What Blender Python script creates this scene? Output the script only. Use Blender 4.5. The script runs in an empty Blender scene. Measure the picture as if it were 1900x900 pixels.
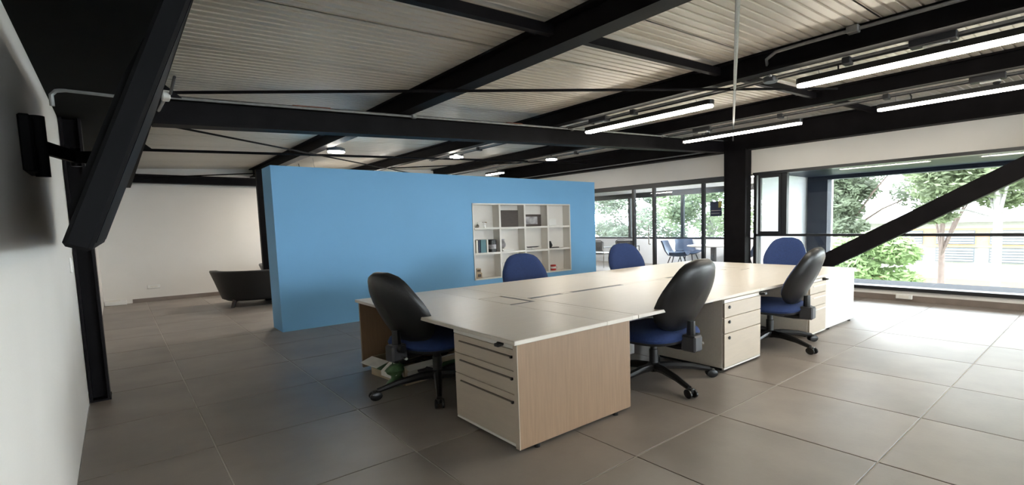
import bpy, bmesh, math, random
from mathutils import Vector, Matrix
random.seed(7)
S = bpy.context.scene
COL = S.collection
PI = math.pi

# ------------------------------------------------------------------ camera
cam = bpy.data.cameras.new('camera'); camo = bpy.data.objects.new('camera', cam); COL.objects.link(camo)
eu = Vector((0.741960717, -0.669965963, -0.025296293))      # world X, Y, Z rows of the rotation (camera right, down, forward)
RX = Vector((0.741960717, -0.669965963, -0.025296293))
RD = Vector((-0.078725483, -0.049591559, -0.995662079))
RF = Vector((0.665805221, 0.740733614, -0.089538383))
m = Matrix(((RX.x, -RD.x, -RF.x, 0), (RX.y, -RD.y, -RF.y, 0), (RX.z, -RD.z, -RF.z, 1.2), (0, 0, 0, 1)))
camo.matrix_world = m
cam.sensor_width = 36; cam.lens = 926.07 / 1900 * 36
cam.shift_x = -100 / 1900; cam.shift_y = 50 / 1900
cam.clip_start = 0.02; cam.clip_end = 300
S.camera = camo

# ------------------------------------------------------------------ light and exposure
w = bpy.data.worlds.new('sky'); S.world = w; w.use_nodes = True
bg = w.node_tree.nodes['Background']
bg.inputs[0].default_value = (0.89, 0.95, 1.0, 1); bg.inputs[1].default_value = 13.0
S.view_settings.view_transform = 'Standard'; S.view_settings.look = 'None'
S.view_settings.exposure = 0.85; S.view_settings.gamma = 1.0; S.view_settings.use_curve_mapping = False
sun = bpy.data.lights.new('sun', 'SUN'); sun.energy = 3.0; sun.angle = 0.6; sun.color = (1, .96, .9)
so = bpy.data.objects.new('sun', sun); COL.objects.link(so); so.rotation_euler = (math.radians(35), 0, math.radians(60))
LAMP = 30.0      # strength of the pendant diffusers
SPOT = 90.0      # strength of the round ceiling lamps

# ------------------------------------------------------------------ materials
def nt(name):
    mt = bpy.data.materials.new(name); mt.use_nodes = True
    t = mt.node_tree; b = t.nodes['Principled BSDF']; return mt, t, b
def mat(name, col, rough=.5, metal=0, var=0, scale=8, bump=0, bscale=60, spec=.5, stretch=None, objvar=0, coat=0):
    mt, t, b = nt(name); N = t.nodes; L = t.links
    b.inputs['Base Color'].default_value = (*col, 1); b.inputs['Roughness'].default_value = rough
    b.inputs['Metallic'].default_value = metal; b.inputs['Specular IOR Level'].default_value = spec
    b.inputs['Coat Weight'].default_value = coat
    tc = N.new('ShaderNodeTexCoord'); mp = N.new('ShaderNodeMapping'); L.new(tc.outputs['Object'], mp.inputs[0])
    if stretch: mp.inputs['Scale'].default_value = stretch
    if var or objvar:
        n = N.new('ShaderNodeTexNoise'); n.inputs['Scale'].default_value = scale; n.inputs['Detail'].default_value = 6
        L.new(mp.outputs[0], n.inputs['Vector'])
        if objvar:
            oi = N.new('ShaderNodeObjectInfo'); va = N.new('ShaderNodeVectorMath'); va.operation = 'ADD'
            cx = N.new('ShaderNodeCombineXYZ'); mu = N.new('ShaderNodeMath'); mu.operation = 'MULTIPLY'; mu.inputs[1].default_value = 50
            L.new(oi.outputs['Random'], mu.inputs[0]); L.new(mu.outputs[0], cx.inputs[0]); L.new(mp.outputs[0], va.inputs[0]); L.new(cx.outputs[0], va.inputs[1]); L.new(va.outputs[0], n.inputs['Vector'])
        mr = N.new('ShaderNodeMapRange'); mr.inputs[1].default_value = .3; mr.inputs[2].default_value = .7
        mr.inputs[3].default_value = 1 - var; mr.inputs[4].default_value = 1 + var
        L.new(n.outputs['Fac'], mr.inputs[0])
        last = mr.outputs[0]
        if objvar:
            m2 = N.new('ShaderNodeMapRange'); m2.inputs[3].default_value = 1 - objvar; m2.inputs[4].default_value = 1 + objvar
            L.new(oi.outputs['Random'], m2.inputs[0]); mm = N.new('ShaderNodeMath'); mm.operation = 'MULTIPLY'
            L.new(last, mm.inputs[0]); L.new(m2.outputs[0], mm.inputs[1]); last = mm.outputs[0]
        mx = N.new('ShaderNodeVectorMath'); mx.operation = 'SCALE'; mx.inputs[0].default_value = col
        L.new(last, mx.inputs['Scale']); L.new(mx.outputs[0], b.inputs['Base Color'])
    if bump:
        n2 = N.new('ShaderNodeTexNoise'); n2.inputs['Scale'].default_value = bscale; n2.inputs['Detail'].default_value = 4
        L.new(mp.outputs[0], n2.inputs['Vector'])
        bp = N.new('ShaderNodeBump'); bp.inputs['Strength'].default_value = bump; bp.inputs['Distance'].default_value = .01
        L.new(n2.outputs['Fac'], bp.inputs['Height']); L.new(bp.outputs[0], b.inputs['Normal'])
    return mt
def emit(name, col, st):
    mt, t, b = nt(name); b.inputs['Base Color'].default_value = (*col, 1)
    b.inputs['Emission Color'].default_value = (*col, 1); b.inputs['Emission Strength'].default_value = st; return mt
def glassm(name, tint, refl=.08):
    mt = bpy.data.materials.new(name); mt.use_nodes = True; t = mt.node_tree; N = t.nodes; L = t.links
    for n in list(N): N.remove(n)
    o = N.new('ShaderNodeOutputMaterial'); tr = N.new('ShaderNodeBsdfTransparent'); tr.inputs[0].default_value = (*tint, 1)
    g = N.new('ShaderNodeBsdfGlossy'); g.inputs['Roughness'].default_value = .02
    f = N.new('ShaderNodeFresnel'); f.inputs['IOR'].default_value = 1.35
    mx = N.new('ShaderNodeMixShader'); L.new(f.outputs[0], mx.inputs[0]); L.new(tr.outputs[0], mx.inputs[1]); L.new(g.outputs[0], mx.inputs[2]); L.new(mx.outputs[0], o.inputs[0])
    return mt
M = {}
M['wall'] = mat('white_wall_paint', (.76, .73, .69), .75, var=.03, scale=1.5, bump=.08, bscale=120)
M['wall_out'] = mat('white_render', (.80, .81, .83), .8, var=.02)
M['blue'] = mat('sky_blue_paint', (.18, .44, .74), .6, var=.025, scale=1.2, bump=.06, bscale=140)
M['black'] = mat('black_steel_paint', (.008, .007, .008), .55, var=.25, scale=5, bump=.06, bscale=60, spec=.07)
M['black_matt'] = mat('black_soffit_paint', (.006, .006, .006), .8, var=.2, scale=3, spec=.08)
M['roof'] = mat('corrugated_roof_paint', (.60, .555, .48), .45, metal=0.1, var=.05, scale=1.0, stretch=(.4, 2, 1))
M['tile'] = mat('taupe_floor_tile', (.250, .215, .188), .42, var=.16, scale=2.2, bump=.04, bscale=40, objvar=.05)
M['grout'] = mat('pale_grout', (.50, .46, .42), .8, var=.1)
M['lam'] = mat('cream_laminate', (.66, .60, .52), .36, var=.03, scale=6, stretch=(1, 8, 8))
M['oak'] = mat('pale_oak_laminate', (.265, .165, .097), .45, var=.09, scale=5, stretch=(14, 14, .9))
M['edge'] = mat('beige_edge_band', (.50, .42, .33), .5)
M['drawer'] = mat('cream_drawer_laminate', (.50, .42, .33), .42, var=.04, scale=5, stretch=(1, 1, 8))
M['grip_shade'] = mat('shaded_grip_slit', (.13, .105, .08), .45)  # shade of the drawer grip slits put into the colour
M['white_lam'] = mat('white_laminate', (.78, .75, .70), .4)
M['dark'] = mat('dark_plastic', (.012, .012, .013), .35)
M['shell'] = mat('black_chair_shell', (.012, .012, .013), .36, bump=.12, bscale=220)
M['blue_fab'] = mat('navy_fabric', (.013, .034, .125), .85, var=.12, scale=60, bump=.35, bscale=400)
M['grey_pl'] = mat('grey_plastic', (.045, .045, .05), .4)
M['chrome'] = mat('bright_metal', (.65, .64, .62), .22, metal=1)
M['galv'] = mat('galvanised_conduit', (.24, .24, .24), .4, metal=.35, var=.15, scale=20)
M['rust'] = mat('rusted_primer', (.16, .045, .02), .8, var=.4, scale=30)
M['glass'] = glassm('window_glass', (.95, .97, .97))
M['glass2'] = glassm('partition_glass', (.90, .93, .96))
M['alu'] = mat('black_window_frame', (.018, .019, .022), .35, metal=.2)
M['steelblue'] = mat('blue_grey_exterior_steel', (.022, .027, .042), .5, spec=.15)
M['balc'] = mat('blue_grey_balcony_screed', (.022, .024, .032), .75, spec=.08, var=.12, scale=4)
M['skirt'] = mat('brown_tile_skirting', (.20, .16, .135), .4, var=.12, scale=5)
M['leather'] = mat('black_leather', (.014, .013, .013), .4, bump=.3, bscale=160)
M['leather2'] = mat('grey_leather', (.07, .07, .075), .45, bump=.3, bscale=160)
M['wood_dk'] = mat('dark_wood', (.05, .032, .025), .5, var=.2, scale=10, stretch=(1, 1, 6))
M['white'] = mat('white_plastic', (.80, .79, .76), .4)
M['paper'] = mat('white_card', (.74, .71, .65), .8, var=.06)
M['card'] = mat('brown_cardboard', (.42, .33, .22), .8, var=.1, scale=8)
M['green'] = mat('green_printed_plastic', (.06, .13, .05), .5, var=.35, scale=18)
M['teal'] = mat('teal_binder', (.10, .22, .25), .6, var=.08)
M['red'] = mat('red_glaze', (.55, .05, .04), .3)
M['photo'] = mat('grey_photo_print', (.38, .36, .37), .4, var=.6, scale=9)
M['navy'] = mat('navy_print', (.02, .03, .07), .5)
M['yellow'] = mat('yellow_print', (.42, .38, .10), .5)
M['lamp'] = emit('lamp_diffuser', (1.0, .93, .80), LAMP)
M['lamp_bright'] = emit('meeting_lamp_diffuser', (1.0, .96, .90), LAMP * 3)
M['lamp_added'] = emit('added_lamp_diffuser', (1.0, .93, .82), LAMP * 1.8)  # glow of the two added lamps behind the blue wall
M['spot'] = emit('downlight_diffuser', (1.0, .95, .85), SPOT)
M['screen'] = mat('tv_screen_glass', (.004, .004, .005), .6, spec=.04)
M['tvb'] = mat('matt_black_plastic', (.006, .006, .007), .6, spec=.07)
M['shellgrey'] = mat('slate_blue_shell_plastic', (.05, .075, .14), .5)
M['ground'] = mat('ground_lawn', (.07, .10, .035), .9, var=.2, scale=.5)
M['trunk'] = mat('bark', (.11, .08, .07), .9, var=.2)
M['trunk2'] = mat('pale_bark', (.16, .155, .14), .9, var=.1)
M['bld'] = mat('cream_render', (.26, .245, .22), .8, var=.04)
M['bldo'] = mat('orange_render', (.36, .19, .09), .8, var=.04)
M['louvre'] = mat('grey_louvre', (.07, .075, .085), .5)
def leafm(name, col):
    mt, t, b = nt(name); N = t.nodes; L = t.links
    n = N.new('ShaderNodeTexNoise'); n.inputs['Scale'].default_value = .9; tc = N.new('ShaderNodeTexCoord'); L.new(tc.outputs['Object'], n.inputs['Vector'])
    cr = N.new('ShaderNodeMapRange'); cr.inputs[1].default_value = .35; cr.inputs[2].default_value = .65; cr.inputs[3].default_value = .65; cr.inputs[4].default_value = 1.3
    L.new(n.outputs['Fac'], cr.inputs[0]); v = N.new('ShaderNodeVectorMath'); v.operation = 'SCALE'; v.inputs[0].default_value = col
    L.new(cr.outputs[0], v.inputs['Scale']); L.new(v.outputs[0], b.inputs['Base Color']); b.inputs['Roughness'].default_value = .6
    tl = N.new('ShaderNodeBsdfTranslucent'); L.new(v.outputs[0], tl.inputs[0]); mx = N.new('ShaderNodeMixShader'); mx.inputs[0].default_value = .45
    L.new(b.outputs[0], mx.inputs[1]); L.new(tl.outputs[0], mx.inputs[2]); L.new(mx.outputs[0], t.nodes['Material Output'].inputs[0]); return mt
M['leaf'] = leafm('pale_green_leaves', (.17, .205, .115)); M['leaf2'] = leafm('grey_green_leaves', (.12, .145, .095)); M['leaf3'] = leafm('fresh_green_leaves', (.17, .24, .10))

# ------------------------------------------------------------------ mesh helpers
class MB:
    def __init__(s): s.v = []; s.f = []
    def add(s, vs, fs):
        o = len(s.v); s.v += [tuple(p) for p in vs]; s.f += [tuple(i + o for i in f) for f in fs]; return s
    def box(s, x0, x1, y0, y1, z0, z1):
        v = [(x, y, z) for z in (z0, z1) for y in (y0, y1) for x in (x0, x1)]
        return s.add(v, [(0, 2, 3, 1), (4, 5, 7, 6), (0, 1, 5, 4), (2, 6, 7, 3), (0, 4, 6, 2), (1, 3, 7, 5)])
    def cbox(s, x0, x1, y0, y1, z0, z1, c=.006):
        """box with chamfered edges (24 verts)"""
        b = bmesh.new(); bmesh.ops.create_cube(b, size=1)
        for q in b.verts: q.co = Vector(((x0 + x1) / 2 + q.co.x * (x1 - x0), (y0 + y1) / 2 + q.co.y * (y1 - y0), (z0 + z1) / 2 + q.co.z * (z1 - z0)))
        bmesh.ops.bevel(b, geom=b.edges[:], offset=min(c, (x1 - x0) * .4, (y1 - y0) * .4, (z1 - z0) * .4), segments=1, affect='EDGES')
        b.verts.ensure_lookup_table(); b.verts.index_update()
        s.add([q.co.copy() for q in b.verts], [[q.index for q in f.verts] for f in b.faces]); b.free(); return s
    def tube(s, pts, r, n=10, cap=True):
        pts = [Vector(p) for p in pts]; rs = r if isinstance(r, (list, tuple)) else [r] * len(pts)
        o = len(s.v); vs = []; prev = None
        for i, p in enumerate(pts):
            t = (pts[min(i + 1, len(pts) - 1)] - pts[max(i - 1, 0)]).normalized()
            if prev is None: a = t.orthogonal().normalized()
            else: a = (prev - t * prev.dot(t)).normalized()
            prev = a; b = t.cross(a)
            for k in range(n):
                th = 2 * PI * k / n; vs.append(p + (a * math.cos(th) + b * math.sin(th)) * rs[i])
        fs = []
        for i in range(len(pts) - 1):
            for k in range(n): k2 = (k + 1) % n; fs.append((i * n + k, i * n + k2, (i + 1) * n + k2, (i + 1) * n + k))
        if cap: fs.append(tuple(reversed(range(n)))); fs.append(tuple((len(pts) - 1) * n + k for k in range(n)))
        return s.add(vs, fs)
    def bar(s, a, b, w_, h_, up=(0, 0, 1)):
        a = Vector(a); b = Vector(b); t = (b - a).normalized(); sd = t.cross(Vector(up)).normalized(); u = sd.cross(t).normalized()
        v = [p + sd * sx * w_ / 2 + u * su * h_ / 2 for p in (a, b) for su in (-1, 1) for sx in (-1, 1)]
        return s.add(v, [(0, 1, 3, 2), (4, 6, 7, 5), (0, 4, 5, 1), (2, 3, 7, 6), (0, 2, 6, 4), (1, 5, 7, 3)])
    def ibeam(s, a, b, w_, h_, tf=.018, tw=.014):
        """I section whose BOTTOM centre runs a->b, height h_ upward"""
        a = Vector(a); b = Vector(b); t = (b - a).normalized(); sd = t.cross(Vector((0, 0, 1))).normalized(); u = sd.cross(t).normalized()
        if u.z < 0: u = -u
        P = [(-w_/2, 0), (w_/2, 0), (w_/2, tf), (tw/2, tf), (tw/2, h_ - tf), (w_/2, h_ - tf), (w_/2, h_), (-w_/2, h_), (-w_/2, h_ - tf), (-tw/2, h_ - tf), (-tw/2, tf), (-w_/2, tf)]
        v = [p + sd * x + u * y for p in (a, b) for x, y in P]; n = 12
        f = [(i, (i + 1) % n, n + (i + 1) % n, n + i) for i in range(n)]
        for o in (0, n):
            f += [(o, o + 1, o + 2, o + 3, o + 10, o + 11), (o + 10, o + 3, o + 4, o + 9), (o + 4, o + 5, o + 6, o + 7, o + 8, o + 9)]
        return s.add(v, f)
    def lathe(s, prof, c=(0, 0, 0), n=20, sx=1, sy=1):
        vs = []; fs = []
        for r, z in prof:
            for k in range(n): th = 2 * PI * k / n; vs.append((c[0] + r * sx * math.cos(th), c[1] + r * sy * math.sin(th), c[2] + z))
        for i in range(len(prof) - 1):
            for k in range(n): k2 = (k + 1) % n; fs.append((i * n + k, i * n + k2, (i + 1) * n + k2, (i + 1) * n + k))
        fs.append(tuple(reversed(range(n)))); fs.append(tuple((len(prof) - 1) * n + k for k in range(n)))
        return s.add(vs, fs)
    def prism(s, poly, a0, a1, axis='z'):
        n = len(poly); mk = {'z': lambda p, a: (p[0], p[1], a), 'y': lambda p, a: (p[0], a, p[1]), 'x': lambda p, a: (a, p[0], p[1])}[axis]
        return s.add([mk(p, a) for a in (a0, a1) for p in poly], [tuple(range(n)), tuple(range(2 * n - 1, n - 1, -1))] + [(i, (i + 1) % n, n + (i + 1) % n, n + i) for i in range(n)])
    def xf(s, mtx):
        s.v = [tuple(mtx @ Vector(p)) for p in s.v]; return s
    def mesh(s, name, smooth=False):
        me = bpy.data.meshes.new(name); me.from_pydata(s.v, [], s.f)
        bm = bmesh.new(); bm.from_mesh(me); bmesh.ops.recalc_face_normals(bm, faces=bm.faces[:])
        if smooth:
            for f in bm.faces: f.smooth = True
            for e in bm.edges:
                if len(e.link_faces) == 2 and e.calc_face_angle(0) > .7: e.smooth = False
        bm.to_mesh(me); bm.free(); return me
    def build(s, name, material, parent=None, smooth=False, label=None):
        me = s.mesh(name, smooth); me.materials.append(M[material] if isinstance(material, str) else material)
        o = bpy.data.objects.new(name, me); COL.objects.link(o)
        if parent is not None: o.parent = parent
        if label: o['label'] = label
        return o
def tag(o, label, cat, group=None):
    o['label'] = label; o['category'] = cat
    if group: o['group'] = group
    return o
def thing(name, label, cat, loc=(0, 0, 0), rz=0, group=None):
    o = bpy.data.objects.new(name, None); COL.objects.link(o); o.empty_display_size = .1
    o.location = loc; o.rotation_euler = (0, 0, rz); return tag(o, label, cat, group)
def struct(o): o['kind'] = 'structure'; return o
def srt(name, loc=(0, 0, 0)):
    o = bpy.data.objects.new(name, None); COL.objects.link(o); o.empty_display_size = .1; o.location = loc; o['kind'] = 'structure'; return o
KIDS = {}
def copy_tree(o, parent=None):
    c = o.copy(); COL.objects.link(c)
    if parent is not None: c.parent = parent
    for ch in list(o.children): copy_tree(ch, c)
    return c
def place(src, loc, rz, label, group=None):
    c = copy_tree(src); c.location = loc; c.rotation_euler = (0, 0, rz); c['label'] = label
    if group: c['group'] = group
    return c
SL = .05                       # slope of the roof along X
def zr(x): return 2.355 + SL * x     # underside of the roof
def zb(x): return 2.19 + SL * x      # underside of the long beams

# ------------------------------------------------------------------ floor with tiles
XW = 8.22; XL = -.23; YB = 11.72; XO = 11.6; YM = 12.6; YN = -9.0
fl = struct(MB().box(XL - .3, XW + .12, YN, YM, -.15, -.004).box(XW + .12, XO + .1, 4.2, YM, -.15, -.004).build('floor', 'grout'))
TX, TY, X0, Y0 = .787, .8755, 1.119, 1.618
struct(MB().box(XL, XW, YN, 1.618 - 3 * .8755, -.01, 0).build('floor', 'tile'))
cache = {}
for i in range(-3, 16):
    for j in range(-3, 13):
        x0 = X0 + i * TX; x1 = x0 + TX; y0 = Y0 + j * TY; y1 = y0 + TY
        lim = XW if y1 < 4.4 else XO
        x0 = max(x0, XL); x1 = min(x1, lim); y1 = min(y1, YB if x0 < XW else YM)
        if x1 - x0 < .03 or y1 - y0 < .03: continue
        if 8.4 < x0 and y0 < 4.2: y0 = 4.3
        g = .0035; key = (round(x1 - x0, 3), round(y1 - y0, 3))
        if key not in cache:
            cache[key] = MB().cbox(g, key[0] - g, g, key[1] - g, -.012, 0, .002).mesh('tile'); cache[key].materials.append(M['tile'])
        t = bpy.data.objects.new('tile', cache[key]); COL.objects.link(t); t.location = (x0, y0, 0); t.parent = fl

# ------------------------------------------------------------------ ceiling: corrugated roof panels
ce = struct(MB().add([(XL - .3, YN, zr(XL) + .05), (XO + .3, YN, zr(XO) + .05), (XO + .3, YM + .3, zr(XO) + .05), (XL - .3, YM + .3, zr(XL) + .05),
                      (XL - .3, YN, zr(XL) + .15), (XO + .3, YN, zr(XO) + .15), (XO + .3, YM + .3, zr(XO) + .15), (XL - .3, YM + .3, zr(XL) + .15)],
                     [(0, 1, 2, 3), (7, 6, 5, 4), (0, 4, 5, 1), (1, 5, 6, 2), (2, 6, 7, 3), (3, 7, 4, 0)]).build('ceiling', 'roof'))
PW = .925; ribs = 12
prof = []
for k in range(ribs):
    y = k * PW / ribs; p = PW / ribs
    prof += [(y, 0), (y + p * .70, 0), (y + p * .76, .010), (y + p * .94, .010)]
prof += [(PW - .004, 0), (PW - .004, .03), (0.0, .03)]
prof[0] = (.008, 0)
def panel_mesh():
    mb = MB(); n = len(prof) - 2; xs = (0, XO + .25 - XL)
    vs = [(x, y, z + SL * x) for x in xs for y, z in prof]; q = len(prof)
    mb.add(vs, [(i, i + 1, q + i + 1, q + i) for i in range(q - 1)]); return mb.mesh('roof_panel')
pm = panel_mesh(); pm.materials.append(M['roof'])
y = 1.17 - PW * 11
while y < YM + .2:
    o = bpy.data.objects.new('roof_panel', pm); COL.objects.link(o); o.location = (XL - .1, y, zr(XL - .1)); o.parent = ce; y += PW

# ------------------------------------------------------------------ walls
struct(MB().box(XL - .2, XL, YN, YM, 0, zr(XL) + .05).build('wall_left', 'wall'))
struct(MB().add([(XL - .2, YB, 0), (XO, YB, 0), (XO, YB, zr(XO) + .05), (XL - .2, YB, zr(XL) + .05), (XL - .2, YB + .15, 0), (XO, YB + .15, 0), (XO, YB + .15, zr(XO) + .05), (XL - .2, YB + .15, zr(XL) + .05)],
                [(0, 1, 2, 3), (7, 6, 5, 4), (0, 4, 5, 1), (1, 5, 6, 2), (2, 6, 7, 3), (3, 7, 4, 0)]).build('wall_back', 'wall'))
wr = struct(MB().box(XW, XW + .16, YN, YB, 1.995, 2.72).box(XW, XW + .16, YN, 4.27, 0, .145).build('wall_right', 'wall'))
struct(MB().box(XW - .012, XW, YN, 4.27, 0, .085).build('baseboard_right', 'skirt'))
struct(MB().box(.15, XW, YB - .014, YB, 0, .07).build('baseboard_back', 'skirt'))
# unseen wall behind the camera; its window band is added to light the room
struct(MB().box(XL, XW, YN - .15, YN, 0, .35).box(XL, XW, YN - .15, YN, 2.0, 2.8).box(XL, 1.0, YN - .15, YN, .35, 2.0).build('wall_front', 'wall'))
w3 = srt('added_window')  # added window, out of view, lets in light from behind
for i in range(6):
    x = 1.0 + i * 1.44
    MB().box(x - .03, x + .03, YN - .11, YN - .04, .35, 2.0).build('mullion', 'alu', w3)
    if i < 5: MB().box(x + .03, x + 1.41, YN - .08, YN - .074, .35, 2.0).build('pane', 'glass', w3)
# free-standing blue wall with a niche
BY, BT = 6.66, .45; BX0, BX1, BH = 1.405, 6.76, 1.975
NX0, NX1, NZ0, NZ1 = 4.085, 6.115, .372, 1.562
wb = MB(); wb.box(BX0, NX0, BY, BY + BT, 0, BH); wb.box(NX1, BX1, BY, BY + BT, 0, BH); wb.box(NX0, NX1, BY, BY + BT, 0, NZ0); wb.box(NX0, NX1, BY, BY + BT, NZ1, BH); wb.box(NX0, NX1, BY + .185, BY + BT, NZ0, NZ1)
struct(wb.build('wall_middle', 'blue'))

# meeting room and far window
struct(MB().box(XW + .16, XO, 4.20, 4.28, 0, 2.75).build('wall_meeting_side', 'wall_out'))
struct(MB().box(XO, XO + .12, 4.28, YM, 0, .72).box(XO, XO + .12, 4.28, YM, 2.08, 2.9).build('wall_meeting_far', 'wall_out'))
struct(MB().box(XW + .1, XO, YM, YM + .15, 0, 2.9).build('wall_meeting_end', 'wall'))
w4 = srt('window_4')
MB().box(XO + .02, XO + .1, 4.28, YM, .72, .775).build('bottom_rail', 'alu', w4)
MB().box(XO + .02, XO + .1, 4.28, YM, 1.93, 2.08).build('top_rail', 'alu', w4)
for yy in (4.31, 6.2, 8.1, 10.0, 11.9):
    MB().box(XO + .02, XO + .1, yy - .04, yy + .04,   .775, 1.93).build('mullion', 'alu', w4)
for a, b in ((4.35, 6.16), (6.24, 8.06), (8.14, 9.96), (10.04, 11.86)):
    MB().box(XO + .05, XO + .056, a, b,   .775, 1.93).build('pane', 'glass', w4)

# glass partition to the meeting room
w2 = srt('window_2')
MB().box(XW + .03, XW + .10, 4.78, YB, 1.90, 1.995).build('top_rail', 'alu', w2)
MB().box(XW + .03, XW + .10, 4.78, YB, 0, .05).build('bottom_rail', 'alu', w2)
ml = [4.80, 5.29, 6.45, 6.99, 8.30, 9.6, 10.9, YB - .03]
for yy in ml: MB().box(XW + .03, XW + .10, yy - .028, yy + .028, .05, 1.90).build('mullion', 'alu', w2)
for a, b in zip(ml[:-1], ml[1:]): MB().box(XW + .06, XW + .068, a + .028, b - .028, .05, 1.90).build('pane', 'glass2', w2)
dh = MB().tube([(XW + .02, 6.53, .75), (XW - .02, 6.53, .75), (XW - .02, 6.53, 1.15), (XW + .02, 6.53, 1.15)], .012).build('door_handle', 'chrome', w2)

# big right window
w1 = srt('window_1')
MB().box(XW - .02, XW + .14, YN, 4.27, 1.955, 2.0).build('top_rail', 'alu', w1)
MB().box(XW - .03, XW + .16, YN, 4.27, .145, .195).build('sill', 'alu', w1)
MB().box(XW + .02, XW + .09, YN, 4.27, .915, .955).build('middle_rail', 'alu', w1)
MB().box(XW + .02, XW + .10, 4.22, 4.275, .195, 1.955).build('side_jamb', 'alu', w1)
MB().box(XW + .02, XW + .10, 3.70, 3.79, .955, 1.955).build('mullion', 'alu', w1)
MB().box(XW + .02, XW + .10, -1.55, -1.46, .195, 1.955).build('mullion', 'alu', w1)
sash = MB(); sash.box(XW + .0, XW + .05, 3.79, 3.83, .955, 1.955).box(XW + .0, XW + .05, 4.14, 4.18, .955, 1.955).box(XW + .0, XW + .05, 3.83, 4.14, 1.90, 1.955).box(XW + .0, XW + .05, 3.83, 4.14, .955, 1.0)
sash.build('sliding_sash', 'alu', w1)
for a, b, c, d in ((3.83, 4.14, 1.0, 1.90), (-1.46, 3.70, .955, 1.955), (-1.46, 4.22, .195, .915), (YN, -1.55, .955, 1.955), (YN, -1.55, .195, .915)):
    MB().box(XW + .05, XW + .058, a, b, c, d).build('pane', 'glass', w1)

# balcony outside the big window
bal = thing('balcony', 'dark blue-grey framed balcony recess outside the large right-hand window', 'balcony', (10.2, 1, 0))
def rel(o, p): o.parent = p; o.matrix_parent_inverse = Matrix.Translation(-Vector(p.location)); return o
rel(MB().box(XW + .16, 10.75, YN, 4.18, -.12, .0).build('balcony_floor', 'balc'), bal)
rel(MB().box(10.2, 10.42, 3.80, 4.17, 0, 1.93).build('post', 'steelblue'), bal)
rel(MB().box(10.2, 10.42, YN, 4.17, 1.93, 2.25).build('edge_beam', 'steelblue'), bal)
rel(MB().box(XW + .17, 10.2, YN, 4.17, 2.0, 2.08).build('soffit', 'steelblue'), bal)

# ------------------------------------------------------------------ steel frame
def beamV(x, lab, y0=YN, y1=YB):
    o = MB().ibeam((0, y0, 0), (0, y1, 0), .14, .165).build('roof_beam', 'black'); o.location = (x, 0, zb(x)); o.rotation_euler = (0, -math.atan(SL), 0)
    tag(o, lab, 'beam', 'long black roof beams'); return o
beamV(2.17, 'long black steel roof beam running above the left end of the blue wall')
beamV(4.09, 'long black steel roof beam between the blue wall lamps, second from the left wall')
beamV(6.12, 'long black steel roof beam third from the left wall, above the right pendant lamps')
tag(MB().ibeam((8.12, YN, 2.385), (8.12, YB, 2.385), .17, .36).build('edge_beam', 'black'), 'deep black edge beam along the top of the white window wall', 'beam')
tag(MB().box(.04, .275, YN, YB - .1, 2.03, 2.34).build('edge_beam', 'black_matt'), 'black edge beam beside the left wall with brackets along it', 'beam')
tag(MB().box(XL, .04, YN, 10.6, 2.03, 2.10).build('soffit_panel', 'black_matt'), 'black soffit strip between left wall and edge beam above the television', 'soffit')
# cross beam
cb = thing('cross_beam', 'thick black steel cross beam spanning the room over the blue wall', 'beam', (.27, 4.78, 2.0))
cbx = 7.9
o = MB().ibeam((0, 0, 0), (cbx, 0, SL * cbx), .17, .205).build('girder', 'black', cb)
for xr, L_ in ((.92, .30), (3.1, .22)):
    MB().bar((xr, -.092, SL * xr + .196), (xr + L_, -.092, SL * (xr + L_) + .196), .02, .022).build('rust_patch', 'rust', cb, label='rust-brown patch on the top flange')
ccx = thing('electrical_conduit', 'thin galvanised conduit running along the top edge of the cross beam', 'conduit', (.30, 4.66, 2.185), 0, 'ceiling conduits')
MB().tube([(0, 0, 0), (7.6, 0, SL * 7.6)], .011, 8).build('pipe', 'galv', ccx, True)
for xx in (1.95, 4.05, 5.9): MB().lathe([(.018, -.02), (.03, -.01), (.03, .015), (.018, .025)], (xx, 0, SL * xx), 12).build('clamp', 'galv', ccx, True)
# back beam
tag(MB().ibeam((.275, 11.55, 2.115), (XW, 11.55, 2.115), .16, .15).build('back_beam', 'black'), 'low black beam along the top of the far white wall', 'beam')
tag(MB().box(1.90, 2.0, 10.05, 10.15, 0, 2.28).build('steel_post', 'black'), 'slim black post just behind the left end of the blue wall', 'post')
# columns
lc = thing('steel_column', 'slim black steel column standing against the left white wall', 'column', (-.17, 5.03, 0))
q = MB(); q.box(-.055, -.04, -.09, .09, 0, 2.03).box(.04, .055, -.09, .09, 0, 2.03).box(-.04, .04, -.008, .008, 0, 2.03).build('shaft', 'black', lc)
MB().box(-.055, .06, -.10, .10, 0, .012).build('base_plate', 'black', lc)
rc = thing('steel_column', 'wide black steel column between the glass partition and the right window', 'column', (8.1, 4.5, 0))
q = MB(); q.box(-.10, .10, -.20, -.17, 0, 2.40).box(-.10, .10, .17, .20, 0, 2.40).box(-.085, .085, -.17, .17, 0, 2.40).build('shaft', 'black', rc)
MB().box(-.13, .115, -.24, .24, 0, .015).build('base_plate', 'black', rc)
# diagonal brace at right window
db = thing('diagonal_brace', 'thick black diagonal brace rising across the right-hand window', 'brace', (8.03, 3.9, 0))
MB().bar((0, -.02, .05), (0, -4.27, 2.38), .15, .225).build('strut', 'black', db)
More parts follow.
